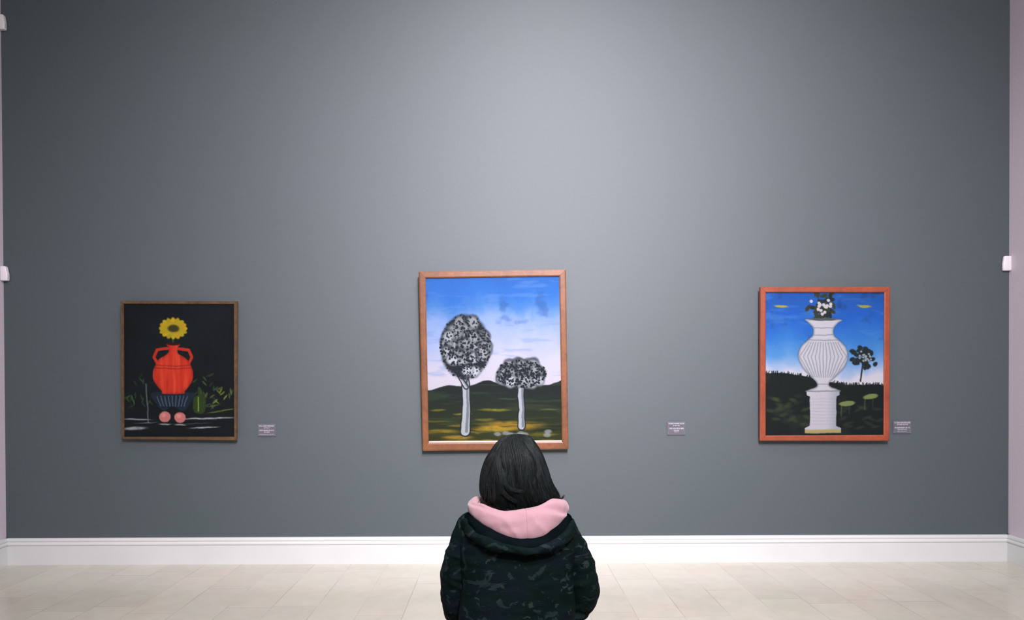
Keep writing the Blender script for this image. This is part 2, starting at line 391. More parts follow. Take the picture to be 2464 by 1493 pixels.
def art_urn():
    """pale fluted urn on a pedestal before a blue sky and dark ground"""
    a = Art(290, 350, 9); a.begin(); r = a.r
    n = a.fbm(5, 5); y = a.y+(n-.5)*.14
    a.c = a.grad(y, [(0, (34, 92, 178)), (.2, (38, 104, 204)), (.35, (60, 134, 216)), (.45, (92, 158, 224)), (.53, (168, 196, 232)), (.58, (216, 220, 232)), (.66, (224, 226, 234))])
    a.put(sst(.6, .8, a.fbm(8, 10))*.5*(a.y < .35), (34, 62, 112)); a.put(sst(.55, .8, a.fbm(4, 20))*.3*(a.y < .5), (110, 166, 224))
    hill = .555+.085*sst(.1, .75, a.x)+.008*a.fbm(60, 3, 2)
    g = sst(-.004, .004, a.wy-hill)
    a.put(g, (26, 35, 34)); a.put(g*sst(.5, .75, a.fbm(6, 10))*.5, (48, 58, 46))
    for k in range(110):
        x = r.rand(); hy = .556+.085*float(sst(.1, .75, np.array(x))); a.put(a.line([(x, hy+.012), (x+(r.rand()-.3)*.02, hy-.012*r.rand())], .003), (28, 38, 38))
    for k in range(26):
        a.put(a.ell(.03+.33*r.rand(), .72+.2*r.rand(), .035, .012, r.rand()-.5, .5)*.5, [(60, 78, 50), (44, 56, 50), (72, 86, 48)][k % 3])
    for k in range(14): a.put(a.ell(.6+.38*r.rand(), .80+.15*r.rand(), .04, .010, r.rand()-.5, .5)*.45, (58, 72, 58))
    for cx, cy, rx in [(.69, .775, .068), (.885, .727, .062)]:
        a.put(a.line([(cx-.045, cy), (cx-.05, cy+.09)], .004)*.7, (90, 104, 70)); a.put(a.line([(cx+.02, cy), (cx+.02, cy+.07)], .003)*.5, (90, 104, 70)); a.put(a.ell(cx, cy, rx, .018, -.12, .2), (122, 142, 84))
    for cx, cy in [(.14, .10), (.83, .10)]:
        a.stroke(cx, cy, .055, .009, .1, (178, 172, 76), 1.2)
    # slender dark tree on the horizon
    a.put(a.line([(.80, .62), (.82, .5)], .006), (30, 42, 40))
    for k in range(40): a.put(a.ell(.835+.05*r.randn()*.8, .45+.035*r.randn()*.9, .022, .014, r.rand()*3, .3), (34, 46, 48))
    for k in range(22): a.put(a.ell(.845+.03*r.randn(), .45+.025*r.randn(), .009, .007, 0, .3), (150, 166, 174))
    # urn
    for k in range(60): a.put(a.ell(.49+.05*r.randn(), .115+.04*r.randn(), .03, .012, r.rand()*3, .3), (36+20*(k % 2), 50+14*(k % 2), 46))
    for k in range(16): a.put(a.ell(.49+.045*r.randn(), .11+.035*r.randn(), .014, .011, 0, .3), (206, 208, 214))
    def sym(R): return [(.49-w, y) for y, w in R]+[(.49+w, y) for y, w in R[::-1]]
    urn = sym([(.19, .135), (.215, .12), (.25, .085), (.30, .085), (.33, .12), (.38, .185), (.45, .205), (.52, .175), (.59, .10), (.625, .055), (.655, .055), (.68, .12), (.69, .125)])
    m = a.poly(urn); a.put(a.poly(urn, .014), (40, 52, 60)); a.put(m, (204, 208, 216)); a.put(m*sst(.018, 0, a.sd)*.6, (120, 134, 150))
    for k in range(13):
        t = (k-6)/6; a.put(m*a.line([(.49+t*.12, .35), (.49+t*.195, .45), (.49+t*.10, .59)], .0035)*.7, (124, 138, 152))
    for yy in (.25, .30, .335, .64): a.put(m*a.line([(.28, yy), (.70, yy)], .004)*.6, (110, 124, 138))
    ped = [(.355, .69), (.625, .69), (.625, .715), (.60, .725), (.60, .93), (.64, .945), (.64, .975), (.34, .975), (.34, .945), (.38, .93), (.38, .725), (.355, .715)]
    a.put(a.poly(ped, .012, False), (40, 52, 60)); m = a.poly(ped, .004, False); a.put(m, (200, 204, 212)); a.put(m*sst(.5, .62, a.x)*.5, (140, 152, 166))
    for k in range(9): a.put(m*a.line([(.385, .74+k*.022), (.595, .742+k*.022)], .0015)*.4, (140, 148, 160))
    a.put(a.ell(.49, .19, .11, .010, 0, .2), (84, 96, 100)); a.put(a.poly([(.34, .955), (.64, .955), (.64, .98), (.34, .98)], smooth=False), (176, 170, 110))
    return a
def quad_uv(q, s, t):
    """bilinear point in quad q = TL, TR, BR, BL"""
    return (q[0]*(1-s)+q[1]*s)*(1-t)+(q[3]*(1-s)+q[2]*s)*t
def painting(name, label, out, inn, dt, db, art, M, gain, rail=.035, round_=.3, slip=0):
    """out / inn: outer and inner frame corners TL TR BR BL in the photo; dt / db: how far top and bottom stand off the wall"""
    dep = [D-dt, D-dt, D-db, D-db]
    fo = [at(*p, y) for p, y in zip(out, dep)]; fi = [at(*p, y) for p, y in zip(inn, dep)]
    up = (fo[0]-fo[3]).normalized(); rt = (fo[1]-fo[0]).normalized(); n = rt.cross(up).normalized()   # faces the room
    if n.y > 0: n = -n
    c = sum(fo, Vector())/4; base = c-up*((fo[0]-fo[3]).length/2)
    root = thing(name, label, 'painting', base, 'framed paintings on the grey wall')
    bm = bmesh.new()
    for i in range(4):      # four mitred rails
        j = (i+1) % 4
        A = [fo[i], fo[j], fi[j], fi[i]]
        mid_o = (fo[i]+fo[j])/2
        k = round_*.012
        f = [fo[i].lerp(fi[i], .18), fo[j].lerp(fi[j], .18), fi[j].lerp(fo[j], .18), fi[i].lerp(fo[i], .18)]
        g = .0007
        d = (fo[j]-fo[i]).normalized()*g
        back = [p-n*rail for p in A]
        m1 = [p-n*k for p in A]
        for Q in (back, m1, A, f): Q[0] = Q[0]+d; Q[3] = Q[3]+d; Q[1] = Q[1]-d; Q[2] = Q[2]-d
        vb = [bm.verts.new(p) for p in back]; v1 = [bm.verts.new(p) for p in m1]; v2 = [bm.verts.new(p) for p in f]
        bm.faces.new(vb); bm.faces.new(v2)
        for a_, b_ in ((vb, v1), (v1, v2)):
            for q in range(4):
                bm.faces.new((a_[q], a_[(q+1) % 4], b_[(q+1) % 4], b_[q]))
    obj('frame', bm, M, root)
    if slip:
        bm = bmesh.new(); w = slip
        q2 = [quad_uv(fi, *st) for st in ((w*.3, w*.2), (1-w*.3, w*.2), (1-w*.3, 1-w), (w*.3, 1-w))]
        for i in (2,):
            j = (i+1) % 4
            hexa(bm, [p-n*.020 for p in (fi[i], fi[j], q2[j], q2[i])], [p-n*.009 for p in (fi[i], fi[j], q2[j], q2[i])])
        obj('inner_edge', bm, M_slip, root)
    # canvas: a fine grid that carries the paint
    a = art; nx, ny = a.nx, a.ny
    qi = [quad_uv(fi, s, t)-n*.013 for s, t in ((-.008, -.006), (1.008, -.006), (1.008, 1.006), (-.008, 1.006))]
    S, T = a.x[..., None], a.y[..., None]
    q = [np.array(p) for p in qi]
    V = (q[0]*(1-S)+q[1]*S)*(1-T)+(q[3]*(1-S)+q[2]*S)*T
    V = V.reshape(-1, 3)
    idx = np.arange(nx*ny).reshape(ny, nx)
    Fc = np.stack([idx[:-1, :-1], idx[1:, :-1], idx[1:, 1:], idx[:-1, 1:]], -1).reshape(-1, 4)
    # turn the rim back to give the stretched canvas its thickness
    rim = np.concatenate([idx[0, :], idx[1:, -1], idx[-1, -2::-1], idx[-2:0:-1, 0]])
    nb = len(rim); V = np.concatenate([V, V[rim]-np.array(n)*.012]); b0 = nx*ny
    side = np.array([[rim[k], rim[(k+1) % nb], b0+(k+1) % nb, b0+k] for k in range(nb)])
    me = bpy.data.meshes.new('canvas'); me.from_pydata(V.tolist(), [], np.concatenate([Fc, side]).tolist()+[[b0+k for k in range(nb)][::-1]])
    cc = np.clip(a.c/255+(a.r.rand(ny, nx, 1)-.5)*.03, 0, 1)
    cl = np.where(cc <= .04045, cc/12.92, ((cc+.055)/1.055)**2.4).reshape(-1, 3)*gain
    cl = np.concatenate([cl, cl[rim]]); rgba = np.concatenate([cl, np.ones((len(cl), 1))], 1).astype(np.float32)
    at_ = me.color_attributes.new('paint', 'FLOAT_COLOR', 'POINT'); at_.data.foreach_set('color', rgba.ravel())
    obj('canvas', me, M_oil, root)
    bm = bmesh.new()
    bq = [quad_uv(fo, s, t) for s, t in ((.015, .012), (.985, .012), (.985, .988), (.015, .988))]
    hexa(bm, [p-n*(rail+.003) for p in bq], [p-n*(rail-.002) for p in bq])
    obj('backing_board', bm, M_back_board, root)
    return root
painting('framed_painting', 'dark painting with a red shape and round yellow patch in a thin brown frame',
         [(289.5, 724.5), (570.3, 725.5), (568.5, 1061.4), (292, 1058)], [(296.7, 732), (561.6, 733), (562.5, 1052), (297.8, 1052)], .075, .058, art_dark(), M_wood_left, .66, .030, .6)
painting('framed_painting', 'largest painting, speckled pale shape under blue sky, red-brown frame, above the person',
         [(1007.3, 654), (1361.7, 648.8), (1368, 1081.8), (1017, 1086)], [(1024, 669.5), (1346, 664.8), (1352.5, 1063.5), (1031.5, 1066)], .105, .068, art_landscape(), M_wood_mid, .50, .040, .35, slip=.008)
painting('framed_painting', 'painting of a white shape on bright blue and dark ground in an orange-red frame',
         [(1830.5, 691.5), (2142.6, 690.6), (2140.8, 1061.8), (1829.5, 1061.8)], [(1843.2, 704), (2128.5, 704.3), (2127, 1047.5), (1842.8, 1049)], .090, .065, art_urn(), M_wood_right, .56, .038, .35)

# ------------------------------------------------------------------ wall labels
def wall_label(u0, v0, u1, v1, label, rows):
    Y = D-.012
    q = [at(u0, v0, Y), at(u1, v0, Y), at(u1, v1, Y), at(u0, v1, Y)]
    lo, hi = q[3], q[1]
    root = thing('wall_label', label, 'label', (lo.x+(hi.x-lo.x)/2, D, lo.z), 'acrylic labels beside the paintings')
    obj('plate', box((lo.x, Y-.003, lo.z), (hi.x, Y+.001, hi.z), .001, 1), M_acrylic, root)
    w, h = hi.x-lo.x, hi.z-lo.z
    for cx, cy, ww, hh in rows:
        bm = bmesh.new(); x = cx-ww/2; x1 = cx+ww/2
        while x < x1:
            g = random.choice([.018, .024, .03]); g = min(g, x1-x+.004)
            zc = hi.z-cy*h; a = hh*random.choice([.8, 1, 1, .9])*h/2
            add_box(bm, (lo.x+x*w, Y-.0036, zc-a), (lo.x+(x+g)*w, Y-.0031, zc+a)); x += g+(.028 if random.random() < .15 else .007)
        obj('text_line', bm, M_text, root)
    for sx in (.06, .94):
        for sz in (.1, .9):
            bm = bmesh.new(); c = Vector((lo.x+sx*w, 0, lo.z+sz*h))
            bmesh.ops.create_cone(bm, cap_ends=True, segments=12, radius1=.0022, radius2=.0022, depth=.017, matrix=Matrix.Translation((c.x, D-.0085, c.z)) @ Matrix.Rotation(PI/2, 4, 'X'))
            obj('pin', bm, M_pin, root, True)
wall_label(620.5, 1020.5, 663.5, 1050.5, 'small clear label with two lines of pale text beside the thin-framed dark painting', [(.5, .17, .86, .13), (.52, .33, .34, .08), (.5, .53, .82, .12), (.5, .67, .30, .08), (.5, .84, .8, .05)])
wall_label(1605.5, 1015.5, 1649, 1047, 'small clear label alone on the bare grey wall, to the right of the largest painting', [(.5, .14, .86, .13), (.5, .30, .36, .09), (.5, .52, .8, .13), (.5, .68, .30, .09), (.5, .78, .22, .05)])
wall_label(2149, 1013.5, 2192, 1043.5, 'small clear label close against the orange-red frame', [(.5, .14, .9, .13), (.5, .29, .6, .10), (.5, .54, .84, .14), (.5, .70, .5, .10), (.5, .86, .55, .05)])

# ------------------------------------------------------------------ white sensor boxes in the corners
def sensor(side, v0, v1, ptop, pbot, label):
    xw = XL if side < 0 else XR; s = -side     # s: direction into the room
    uu = 12 if side < 0 else 2420; z1, z0 = at(uu, v0, D-.02).z, at(uu, v1, D-.02).z
    hgt = z1-z0; root = thing('motion_sensor', label, 'sensor', (xw, D-.028, z0), 'white sensor boxes by the corners')
    bm = bmesh.new()
    y0, y1 = (D-.046 if side < 0 else D-.034), D+.001; xw = xw-s*.001
    a = [(xw, y0, z0), (xw+s*pbot, y0+.004, z0), (xw+s*pbot, y1-.004, z0), (xw, y1, z0)]
    m = [(xw, y0, z0+hgt*.45), (xw+s*(pbot+.001), y0+.004, z0+hgt*.45), (xw+s*(pbot+.001), y1-.004, z0+hgt*.45), (xw, y1, z0+hgt*.45)]
    b = [(xw, y0, z1), (xw+s*ptop, y0+.004, z1), (xw+s*ptop, y1-.004, z1), (xw, y1, z1)]
    loft(bm, [[Vector(p) for p in r] for r in (a, m, b)])
    bmesh.ops.bevel(bm, geom=bm.edges[:], offset=.008, segments=3, affect='EDGES', profile=.5)
    obj('housing', bm, M_plastic, root, True)
    bm = bmesh.new()
    add_box(bm, (min(xw+s*pbot*.9, xw+s*(pbot+.0025)), y0+.012, z0+hgt*.14), (max(xw+s*pbot*.9, xw+s*(pbot+.0025)), y1-.012, z0+hgt*.42))
    obj('lens', bm, M_lens, root)
sensor(-1, 36.5, 72.5, .044, .054, 'white sensor box high above the other one, cut by the picture edge')
sensor(-1, 641.5, 676.5, .042, .056, 'white sensor box lower down by the corner nearest the dark painting')
sensor(1, 616, 652, .056, .066, 'white sensor box by the corner nearest the orange-red frame')

# ------------------------------------------------------------------ person
Y0 = 2.60
def P(u, v, dy=0): return at(u, v, Y0+dy)
XC = P(1249, 1300).x
person = thing('person', 'seated person seen from behind, short dark hair, pink hood over a dark camouflage jacket', 'person', (XC, Y0+.02, 0))
# body: one continuous surface
bm = bmesh.new()
hd = P(1247, 1142, .02)          # head centre
ell(bm, hd, (.072, .092, .108)); ell(bm, hd+Vector((0, .03, -.045)), (.054, .060, .068)); ell(bm, hd+Vector((0, -.022, .012)), (.070, .078, .088))
tube(bm, [(*(hd+Vector((0, -.01, -.06))), .052), (XC, Y0+.0, 1.10, .050), (XC, Y0-.01, 1.03, .060)])
nose = hd+Vector((0, .095, -.02)); tube(bm, [(*(hd+Vector((0, .088, .012))), .007), (*nose, .009), (*(nose+Vector((0, .006, -.012))), .012)], 10, 4)
for s in (-1, 1):
    ell(bm, nose+Vector((s*.009, -.004, -.012)), (.007, .008, .006)); ell(bm, hd+Vector((s*.074, -.005, -.012)), (.008, .018, .030))
    ell(bm, hd+Vector((s*.030, .080, .022)), (.018, .008, .005)); ell(bm, hd+Vector((s*.035, .066, -.03)), (.02, .018, .02))
ell(bm, hd+Vector((0, .086, -.052)), (.022, .008, .005)); ell(bm, hd+Vector((0, .085, -.061)), (.018, .008, .006)); ell(bm, hd+Vector((0, .075, -.088)), (.022, .018, .018))
tube(bm, [(XC, Y0+.02, .54, .12), (XC, Y0+.0, .70, .105), (XC, Y0-.01, .86, .115), (XC, Y0-.005, .95, .09), (XC, Y0, 1.03, .05)])
for s in (-1, 1):
    tube(bm, [(XC+s*.06, Y0, .93, .075), (XC+s*.13, Y0+.005, .955, .050)])
    sh = Vector((XC+s*.150, Y0+.01, .955)); el = Vector((XC+s*.205, Y0+.06, .71)); wr = Vector((XC+s*.085, Y0+.30, .655))
    tube(bm, [(*sh, .042), (*sh.lerp(el, .5), .038), (*el, .031), (*el.lerp(wr, .35), .033), (*wr, .022)])
    # hand resting on the thigh: palm, four fingers, thumb
    d = Vector((-s*.25, .95, -.15)).normalized(); sd = Vector((s*.95, .25, 0)); pc = wr+d*.045
    tube(bm, [(*(wr+d*.01), .020), (*(pc-sd*.012), .021), (*(pc+d*.03-sd*.012), .018)]); tube(bm, [(*(wr+d*.01), .020), (*(pc+sd*.016), .020), (*(pc+d*.028+sd*.018), .017)])
    for k, ln in enumerate((.066, .076, .070, .054)):
        o_ = pc+d*.034+sd*(-.028+k*.019)*-1; f1 = o_+d*ln*.5+Vector((0, 0, -.003)); f2 = f1+d*ln*.3+Vector((0, 0, -.014)); f3 = f2+d*ln*.15+Vector((0, 0, -.014))
        tube(bm, [(*o_, .0095), (*f1, .0088), (*f2, .008), (*f3, .0068)], 10, 4)
    th = wr+d*.02-sd*.020; tube(bm, [(*th, .012), (*(th-sd*.026+d*.024), .011), (*(th-sd*.032+d*.052), .0088)], 10, 4)
    hip = Vector((XC+s*.085, Y0+.02, .545)); kn = Vector((XC+s*.13, Y0+.42, .52)); an = Vector((XC+s*.13, Y0+.44, .11))
    tube(bm, [(*hip, .090), (*hip.lerp(kn, .5), .075), (*kn, .055), (*kn.lerp(an, .3), .054), (*an, .036), (*(an-Vector((0, 0, .05))), .036)])
    tube(bm, [(*(an+Vector((0, -.02, -.065))), .032), (*(an+Vector((0, .08, -.075))), .03), (*(an+Vector((0, .16, -.082))), .024)])
body = obj('body', bm, M_skin, person, True); remesh(body, .0055, 2)
for s in (-1, 1):
    bm = bmesh.new(); ell(bm, hd+Vector((s*.030, .081, .008)), (.012, .010, .007)); obj('eye', bm, M_eye, person, True)
# trousers and shoes
bm = bmesh.new()
tube(bm, [(XC, Y0+.02, .555, .118), (XC, Y0+.01, .68, .120)])
for s in (-1, 1):
    hip = Vector((XC+s*.085, Y0+.02, .555)); kn = Vector((XC+s*.13, Y0+.425, .53)); an = Vector((XC+s*.13, Y0+.445, .13))
    tube(bm, [(*hip, .102), (*hip.lerp(kn, .5), .088), (*kn, .068), (*kn.lerp(an, .35), .066), (*an, .052), (*(an-Vector((0, 0, .03))), .053)])
tr = obj('trousers', bm, M_trouser, person, True); remesh(tr, .008, 4)
for s in (-1, 1):
    c = Vector((XC+s*.13, Y0+.44, 0))
    bm = bmesh.new()
    tube(bm, [(c.x, c.y-.03, .060, .044), (c.x, c.y+.05, .055, .045), (c.x, c.y+.14, .045, .038), (c.x, c.y+.18, .040, .030)]); tube(bm, [(c.x, c.y, .06, .045), (c.x, c.y, .115, .046)])
    for vtx in bm.verts: vtx.co.z = max(vtx.co.z, .022)
    sh_ = obj('shoe', bm, M_shoe, person, True)
    bm = bmesh.new(); r1 = []
    for z in (0.001, .026):
        r1.append([Vector((c.x+.047*math.cos(q)*(1 if math.sin(q) > 0 else .88), c.y+.065+.155*math.sin(q), z)) for q in [2*PI*k/32 for k in range(32)]])
    loft(bm, r1); obj('sole', bm, M_sole, sh_)

def fold(p, f, seed=0):
    n = noise.noise(Vector((p[0]*f+seed, p[1]*f, p[2]*f-seed))); return (1-min(1, abs(n)*2.4))**2
def nz(p, f, seed=0): return noise.noise(Vector((p[0]*f+seed, p[1]*f-seed*.7, p[2]*f+seed*1.3)))
# jacket body: rings from neck to seat
def jacket_ring(v, ul, ur, hb, hf, seg=96, pw=2.5):
    a, b = P(ul, v), P(ur, v); cx = (a.x+b.x)/2; hx = (b.x-a.x)/2; z = (a.z+b.z)/2; out = []
    for k in range(seg):
        q = 2*PI*k/seg; cs, sn = math.cos(q), math.sin(q)
        xx = math.copysign(abs(cs)**(2/pw), cs)*hx; yy = math.copysign(abs(sn)**(2/pw), sn)*(hf if sn > 0 else hb)
        out.append((cx+xx, Y0+yy, z))
    return out
ctrl = [(1226, 1200, 1300, .055, .07), (1238, 1165, 1333, .075, .09), (1252, 1128, 1368, .095, .105), (1272, 1107, 1388, .110, .115), (1300, 1100, 1394, .122, .125), (1340, 1105, 1386, .130, .135),
        (1390, 1109, 1381, .134, .142), (1440, 1107, 1384, .136, .148), (1500, 1104, 1388, .138, .152), (1570, 1098, 1394, .140, .155), (1640, 1096, 1398, .138, .150)]
C = cr(ctrl, 9); rings = []
for i, c in enumerate(C):
    R = jacket_ring(*c); rr = []
    for p in R:
        p = Vector(p); d = Vector((p.x-XC, p.y-Y0, 0)); L = d.length
        if L > 1e-4: d /= L
        w = .008*nz((p.x, p.y, p.z*1.2), 8, 3)+.005*fold((p.x*.7+p.z*.4, p.y*.7, p.z*1.3-p.x*.4), 7, 2)-.004*fold((p.x, p.y, p.z*2.2), 9, 11)
        rr.append(p+d*w*min(1, i/20))
    rings.append(rr)
bm = bmesh.new(); loft(bm, rings)
jacket = obj('jacket', bm, M_camo, person, True)
sol = jacket.modifiers.new('subsurf', 'SUBSURF'); sol.levels = 1; sol.render_levels = 1
# sleeves
def sleeve(pts):
    S = cr([(*P(u, v, dy), r) for u, v, dy, r in pts], 10); rings = []; n = len(S)
    for i, s in enumerate(S):
        c = Vector(s[:3]); t = (Vector(S[min(i+1, n-1)][:3])-Vector(S[max(i-1, 0)][:3])).normalized()
        a = t.cross(Vector((0, 1, .1))).normalized(); b = t.cross(a).normalized()
        ring = []
        for k in range(48):
            q = 2*PI*k/48; d = a*math.cos(q)+b*math.sin(q)*1.08; p = c+d*s[3]
            w = .006*nz(p, 11, 9)+.006*fold((p.x*.8, p.y*.8, p.z*1.8+p.x*.5), 8, 4)-.003*fold((p.x, p.y, p.z*2.5), 11, 7)
            ring.append(p+d*w)
        rings.append(ring)
    bm = bmesh.new(); loft(bm, rings)
    o = obj('sleeve', bm, M_camo, jacket, True); m = o.modifiers.new('subsurf', 'SUBSURF'); m.levels = 1; m.render_levels = 1
    return o
sleeve([(1175, 1258, .0, .040), (1140, 1268, .0, .052), (1127, 1292, .005, .0600), (1113, 1330, .012, .0570), (1103, 1360, .02, .0570), (1097, 1395, .03, .0570), (1097, 1428, .045, .0565), (1103, 1458, .065, .0560),
        (1117, 1484, .10, .0540), (1140, 1496, .16, .050), (1175, 1500, .22, .045), (1190, 1496, .27, .038)])
sleeve([(1318, 1262, .0, .040), (1343, 1270, .0, .052), (1357, 1292, .005, .0610), (1376, 1330, .012, .0580), (1388, 1358, .02, .0600), (1399, 1393, .03, .0600), (1400, 1428, .045, .0590), (1385, 1457, .065, .0555),
        (1360, 1486, .10, .0530), (1345, 1496, .16, .050), (1312, 1500, .22, .045), (1298, 1496, .27, .038)])
# jacket hood: a thick rolled ring of cloth lying round the pink hood
def ringtube(name, mat, parent, sect, n=14, seg=32, wr=None, bulge=1.0):
    """closed band; sect: (U, L, half_thickness) round the neck, U upper edge, L lower edge"""
    S = cr([(*U, *L, h) for U, L, h in sect], n, True); rings = []; m = len(S)
    cen = Vector((XC, Y0+.01, 1.05))
    for i, s in enumerate(S):
        U, L, h = Vector(s[:3]), Vector(s[3:6]), s[6]; c = (U+L)/2; ax = (U-L)/2; hl = ax.length
        tan = Vector(S[(i+1) % m][:3])+Vector(S[(i+1) % m][3:6])-Vector(S[i-1][:3])-Vector(S[i-1][3:6]); tan.normalize()
        out = ax.normalized().cross(tan); out.normalize()
        if out.dot(c-cen) < 0: out = -out
        ring = []
        for k in range(seg):
            q = 2*PI*k/seg; p = c+ax*math.cos(q)+out*(h*math.sin(q))
            if wr: p = p+out*wr(p, q, i/m)+ax.normalized()*wr(p+Vector((3, 1, 2)), q, i/m)*.6
            ring.append(p)
        rings.append(ring)
    bm = bmesh.new(); loft(bm, rings, loop=True)
    o = obj(name, bm, mat, parent, True); mm = o.modifiers.new('subsurf', 'SUBSURF'); mm.levels = 1; mm.render_levels = 1
    return o
hood = ringtube('hood', M_camo, jacket, [
    (P(1131, 1245, .03), P(1126, 1264, .035), .024), (P(1133, 1250, -.05), P(1126, 1288, -.07), .022), (P(1152, 1276, -.105), P(1150, 1310, -.132), .018),
    (P(1197, 1302, -.138), P(1195, 1327, -.160), .015), (P(1262, 1317, -.150), P(1262, 1338, -.168), .014), (P(1316, 1307, -.138), P(1320, 1330, -.160), .015),
    (P(1352, 1281, -.10), P(1360, 1312, -.122), .019), (P(1364, 1254, -.045), P(1375, 1291, -.06), .023), (P(1361, 1249, .03), P(1367, 1267, .035), .024),
    (P(1340, 1262, .12), P(1345, 1285, .13), .02), (P(1290, 1300, .15), P(1290, 1330, .16), .015), (P(1210, 1300, .15), P(1210, 1330, .16), .015), (P(1150, 1262, .12), P(1150, 1285, .13), .02)],
    wr=lambda p, q, f: .005*nz(p, 10, 2)+.007*fold((p.x*.8, p.y, p.z*1.6), 9, 5)-.005*fold((p.x*1.2+p.z, p.y, p.z*.7), 13, 8)+.0015*nz(p, 40, 6))
recess_lining = ringtube('hood_recess_lining', M_recess_lining, jacket, [
    (P(1130, 1236, .02), P(1124, 1258, .03), .014), (P(1138, 1240, -.055), P(1133, 1274, -.07), .016), (P(1165, 1262, -.10), P(1159, 1297, -.124), .018),
    (P(1205, 1284, -.12), P(1200, 1317, -.146), .018), (P(1262, 1297, -.128), P(1262, 1328, -.156), .018), (P(1310, 1286, -.12), P(1314, 1320, -.146), .018),
    (P(1340, 1264, -.09), P(1350, 1299, -.114), .018), (P(1360, 1242, -.04), P(1369, 1273, -.05), .016), (P(1360, 1240, .03), P(1366, 1258, .03), .014),
    (P(1330, 1258, .10), P(1335, 1280, .12), .014), (P(1290, 1296, .13), P(1290, 1320, .14), .012), (P(1210, 1296, .13), P(1210, 1320, .14), .012), (P(1160, 1258, .10), P(1160, 1280, .12), .014)],
    wr=lambda p, q, f: .004*nz(p, 14, 8)+.004*fold(p, 12, 3))  # dark band between the hoods, recess shade put into its colour
# pink sweatshirt hood
def pinkw(p, q, f):
    w = .004*nz(p, 13, 1)+.0035*fold((p.x, p.y, p.z*1.8), 9, 6)+.001*nz(p, 45, 4)-.0022*math.exp(-((f-.390)/.0030)**2)
    if .44 < f < .66: w -= .010*math.exp(-((q-(.45+(f-.45)*10.5))/.27)**2)*math.sin(PI*(f-.44)/.22)
    if .44 < f < .62: w += .004*math.exp(-((q-(1.1+(f-.45)*10.5))/.30)**2)*math.sin(PI*(f-.44)/.18)
    if .02 < f < .24: w -= .008*math.exp(-((q-(1.25-(f-.02)*3.5))/.20)**2)*math.sin(PI*(f-.02)/.22)
    if .26 < f < .44: w -= .003*math.exp(-((q-(1.9-(f-.26)*3))/.22)**2)
    return w
hoodie = ringtube('sweatshirt_hood', M_pink, person, [
    (P(1150, 1196, .04), P(1140, 1240, .05), .020), (P(1148, 1209, -.03), P(1139, 1244, -.045), .022), (P(1168, 1216, -.075), P(1158, 1262, -.09), .024),
    (P(1203, 1229, -.100), P(1190, 1283, -.115), .026), (P(1232, 1229, -.108), P(1228, 1299, -.125), .028), (P(1261, 1225, -.110), P(1264, 1305, -.128), .029), (P(1296, 1217, -.100), P(1308, 1294, -.120), .028),
    (P(1328, 1202, -.065), P(1338, 1270, -.085), .026), (P(1348, 1203, -.01), P(1357, 1246, -.02), .022), (P(1343, 1204, .05), P(1352, 1245, .05), .020),
    (P(1315, 1222, .105), P(1322, 1268, .12), .018), (P(1250, 1238, .115), P(1250, 1300, .13), .016), (P(1185, 1208, .105), P(1178, 1268, .12), .018)], wr=pinkw, n=26)
# pink sweatshirt collar round the neck, inside the hood
bm = bmesh.new(); rr_ = []
for dz, q in ((1221, .80), (1232, .88), (1247, 1.05), (1262, 1.2)):
    a_, b_ = P(1190, dz, .0), P(1306, dz, .0); hx = (b_.x-a_.x)/2*q
    rr_.append([Vector(((a_.x+b_.x)/2+hx*math.cos(2*PI*k/48), Y0+.01+hx*.95*math.sin(2*PI*k/48), a_.z+.003*math.sin(k))) for k in range(48)])
for k_ in range(3, -1, -1):
    rr_.append([Vector((XC+(p.x-XC)*.93, Y0+.01+(p.y-Y0-.01)*.93, p.z)) for p in rr_[k_]])
loft(bm, rr_, cap=False, loop=True); obj('collar', bm, M_pink, hoodie, True)

# hair
HR = [  # v, left u, right u, depth behind head axis, depth in front
    (1047.5, 1238, 1251, .010, .010), (1051, 1221, 1269, .040, .035), (1063, 1200, 1282, .072, .060), (1084, 1184, 1297, .098, .078), (1106, 1171, 1308, .112, .088), (1135, 1162, 1318, .120, .090),
    (1162, 1157.5, 1327, .120, .088), (1185, 1158, 1339, .110, .085), (1203, 1164, 1346, .098, .082), (1232, 1180, 1340, .085, .08)]
HC = cr(HR, 10)
hv = HC[:, 0]
def hair_pt(th, v, lift=0):
    """th: angle round the head (0 = right, -pi/2 = back); v: height as a photo row"""
    c = [np.interp(v, hv, HC[:, k]) for k in range(1, 5)]
    a, b = P(c[0], v), P(c[1], v); cx = (a.x+b.x)/2; hx = (b.x-a.x)/2
    sn, cs = math.sin(th), math.cos(th)
    hy = c[3] if sn > 0 else c[2]
    g = .0055*noise.noise(Vector((th*3.2, v*.010, 3.3)))+.0035*noise.noise(Vector((th*8, v*.015, 8.8)))
    k = 1+(lift+g)/max(hx, .02)
    low = min(1, max(0, (v-1158)/24)); low = low*low*(3-2*low)
    if sn < 0 and hx > .05:
        mid = min(1, max(0, (cs+.52)/.12))*min(1, max(0, (.38-cs)/.25)); k -= .013*mid*low/hx
        lock = math.exp(-((cs+.66)/.2)**2); k += .005*lock*low/hx
    if hx < .02: k = 1+lift/.02*.2
    return Vector((cx+hx*cs*k, Y0+.02+hy*sn*k, (a.z+b.z)/2+(lift if v < 1060 else 0)))
def hem(th):
    """photo row where the hair ends for each angle"""
    bk = max(0, -math.sin(th)); right = max(0, math.cos(th)); left = max(0, -math.cos(th))
    return 1201+27*bk**1.15+2*right-1*left
def face_gap(th): return math.sin(th) > .62
V, Fs, tone = [], [], []
NT_, NV_ = 128, 60
TH = [2*PI*k/NT_ for k in range(NT_)]
